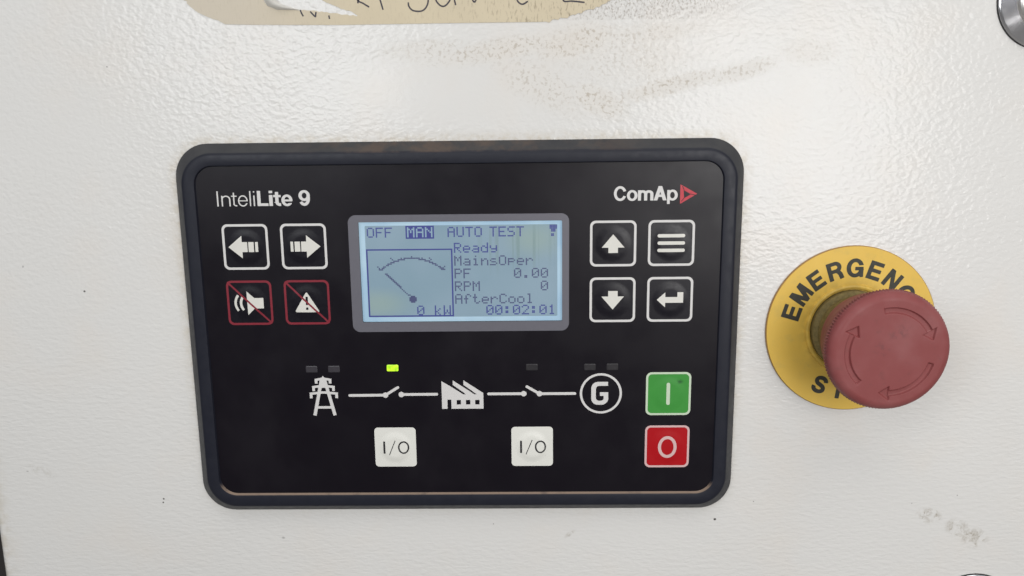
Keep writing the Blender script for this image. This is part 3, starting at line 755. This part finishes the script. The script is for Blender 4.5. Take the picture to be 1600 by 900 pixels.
# thickness along the lower cut edge
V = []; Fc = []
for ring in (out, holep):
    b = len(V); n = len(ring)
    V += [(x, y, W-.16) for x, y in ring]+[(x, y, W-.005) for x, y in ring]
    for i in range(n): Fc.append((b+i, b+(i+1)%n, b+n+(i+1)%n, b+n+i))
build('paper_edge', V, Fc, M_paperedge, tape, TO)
ea = [(-57.2,-103),(-56.9,-100.3),(-55.9,-98.4),(-53,-97.2),(-49,-97.0),(-45.2,-97.0)]
eb = [(-52.8,-103),(-53.2,-100.6),(-52.0,-99.2),(-49.9,-98.3),(-47.5,-97.6),(-45.1,-97.05)]
V = []; Fc = []; NU = 8
for (ax_, ay_), (bx_, by_) in zip(ea, eb):
    wd = math.hypot(bx_-ax_, by_-ay_)
    for u in range(NU+1):
        t = u/NU; V.append((ax_+(bx_-ax_)*t, ay_+(by_-ay_)*t, W-.2-wd*.38*math.sin(math.pi*min(1, t*.8))))
for i in range(len(ea)-1):
    for u in range(NU): Fc.append((i*(NU+1)+u, i*(NU+1)+u+1, (i+1)*(NU+1)+u+1, (i+1)*(NU+1)+u))
build('curled_flap', V, Fc, M_paperback, tape, TO, True, 'curled torn flap of the tape')
def pen(pts, wd=.50):
    q = [np.array(p) for p in pts]
    # smooth through the points
    o_ = []
    for i in range(len(q)-1):
        p0, p1, p2, p3 = q[max(i-1,0)], q[i], q[i+1], q[min(i+2,len(q)-1)]
        for t in np.linspace(0, 1, 9)[:-1 if i < len(q)-2 else None]:
            o_.append(.5*((2*p1)+(-p0+p2)*t+(2*p0-5*p1+4*p2-p3)*t*t+(-p0+3*p1-3*p2+p3)*t**3))
    return stroke([tuple(a) for a in o_], wd)
for pts in ([(-45.3,-97.0),(-44.9,-95.9),(-44.4,-95.0)], [(-42.1,-96.5),(-41.2,-95.5),(-40.5,-94.9),(-40.35,-95.6),(-40.2,-96.3)], [(-36.1,-95.2),(-35.9,-94.1)],
            [(-26.6,-103),(-26.4,-98.8)], [(-22.5,-103.5),(-26.2,-100.0),(-24.6,-98.7),(-22.8,-97.6)], [(-20.2,-103),(-19.2,-99.8),(-18.35,-96.7)],
            [(-4.0,-103),(-3.6,-99.6),(-4.2,-97.5),(-5.6,-96.25),(-7.4,-96.1),(-8.9,-96.5),(-9.9,-97.6),(-10.1,-98.9)],
            [(-1.6,-102.5),(-1.1,-99.5),(.0,-98.0),(1.2,-97.5),(2.4,-98.1),(3.5,-99.6),(4.3,-102)], [(4.4,-102.5),(4.9,-99.4),(5.25,-97.8)],
            [(9.8,-102),(10.8,-99.3),(11.35,-98.7),(11.8,-99.3),(13,-102)], [(26.5,-102.8),(25.0,-101.2),(25.1,-99.2),(26.0,-98.1),(27.1,-97.85),(28.6,-98.7)],
            [(40.4,-103),(40.0,-98.85),(43,-98.55),(46.9,-98.1)]):
    decal('handwriting_stroke', pen(pts), M_pen, tape, TO, W-.2, .1)

# ------------------------------------------------------------------ round locks at the door's edge
def lock(cx, cy, label):
    org = (cx, cy, W); t = empty('round_lock', org); tag(t, label, 'lock', 'round chrome locks on the door')
    mk = lambda name, prof, mat, cap1=False, n=96: autosmooth(build(name, *loft(disc_rings((cx,cy), prof, n), False, cap1), mat, t, org), 30)
    mk('gasket', [(15.85,W-.02),(15.85,W-.35),(15.5,W-.45),(15.0,W-.4)], M_rubber)
    mk('bezel_ring', [(15.65,W-.4),(15.65,W-.8),(15.3,W-1.15),(14.9,W-1.3),(11.0,W-2.85),(10.9,W-2.7)], M_chrome)
    mk('inner_ring', [(11.0,W-2.6),(10.8,W-4.4),(10.2,W-4.9),(9.0,W-5.1),(8.7,W-4.8),(8.5,W-2.5)], M_satin)
    mk('barrel', [(8.5,W-2.6),(8.4,W-3.6),(7.9,W-4.0)], M_dark, True)
    build('key_slot', *loft([(rrect(cx-.7,cy-4.2,cx+.7,cy+4.2,.3,3), W-4.02), (rrect(cx-.7,cy-4.2,cx+.7,cy+4.2,.3,3), W-4.06)], False, True), M_rubber, t, org)
    return t
lock(194.6, -97.2, 'chrome round lock at the upper corner of the door, above the emergency stop')
lock(191.6, 119.6, 'round lock at the lower door edge, below the grey smudges')
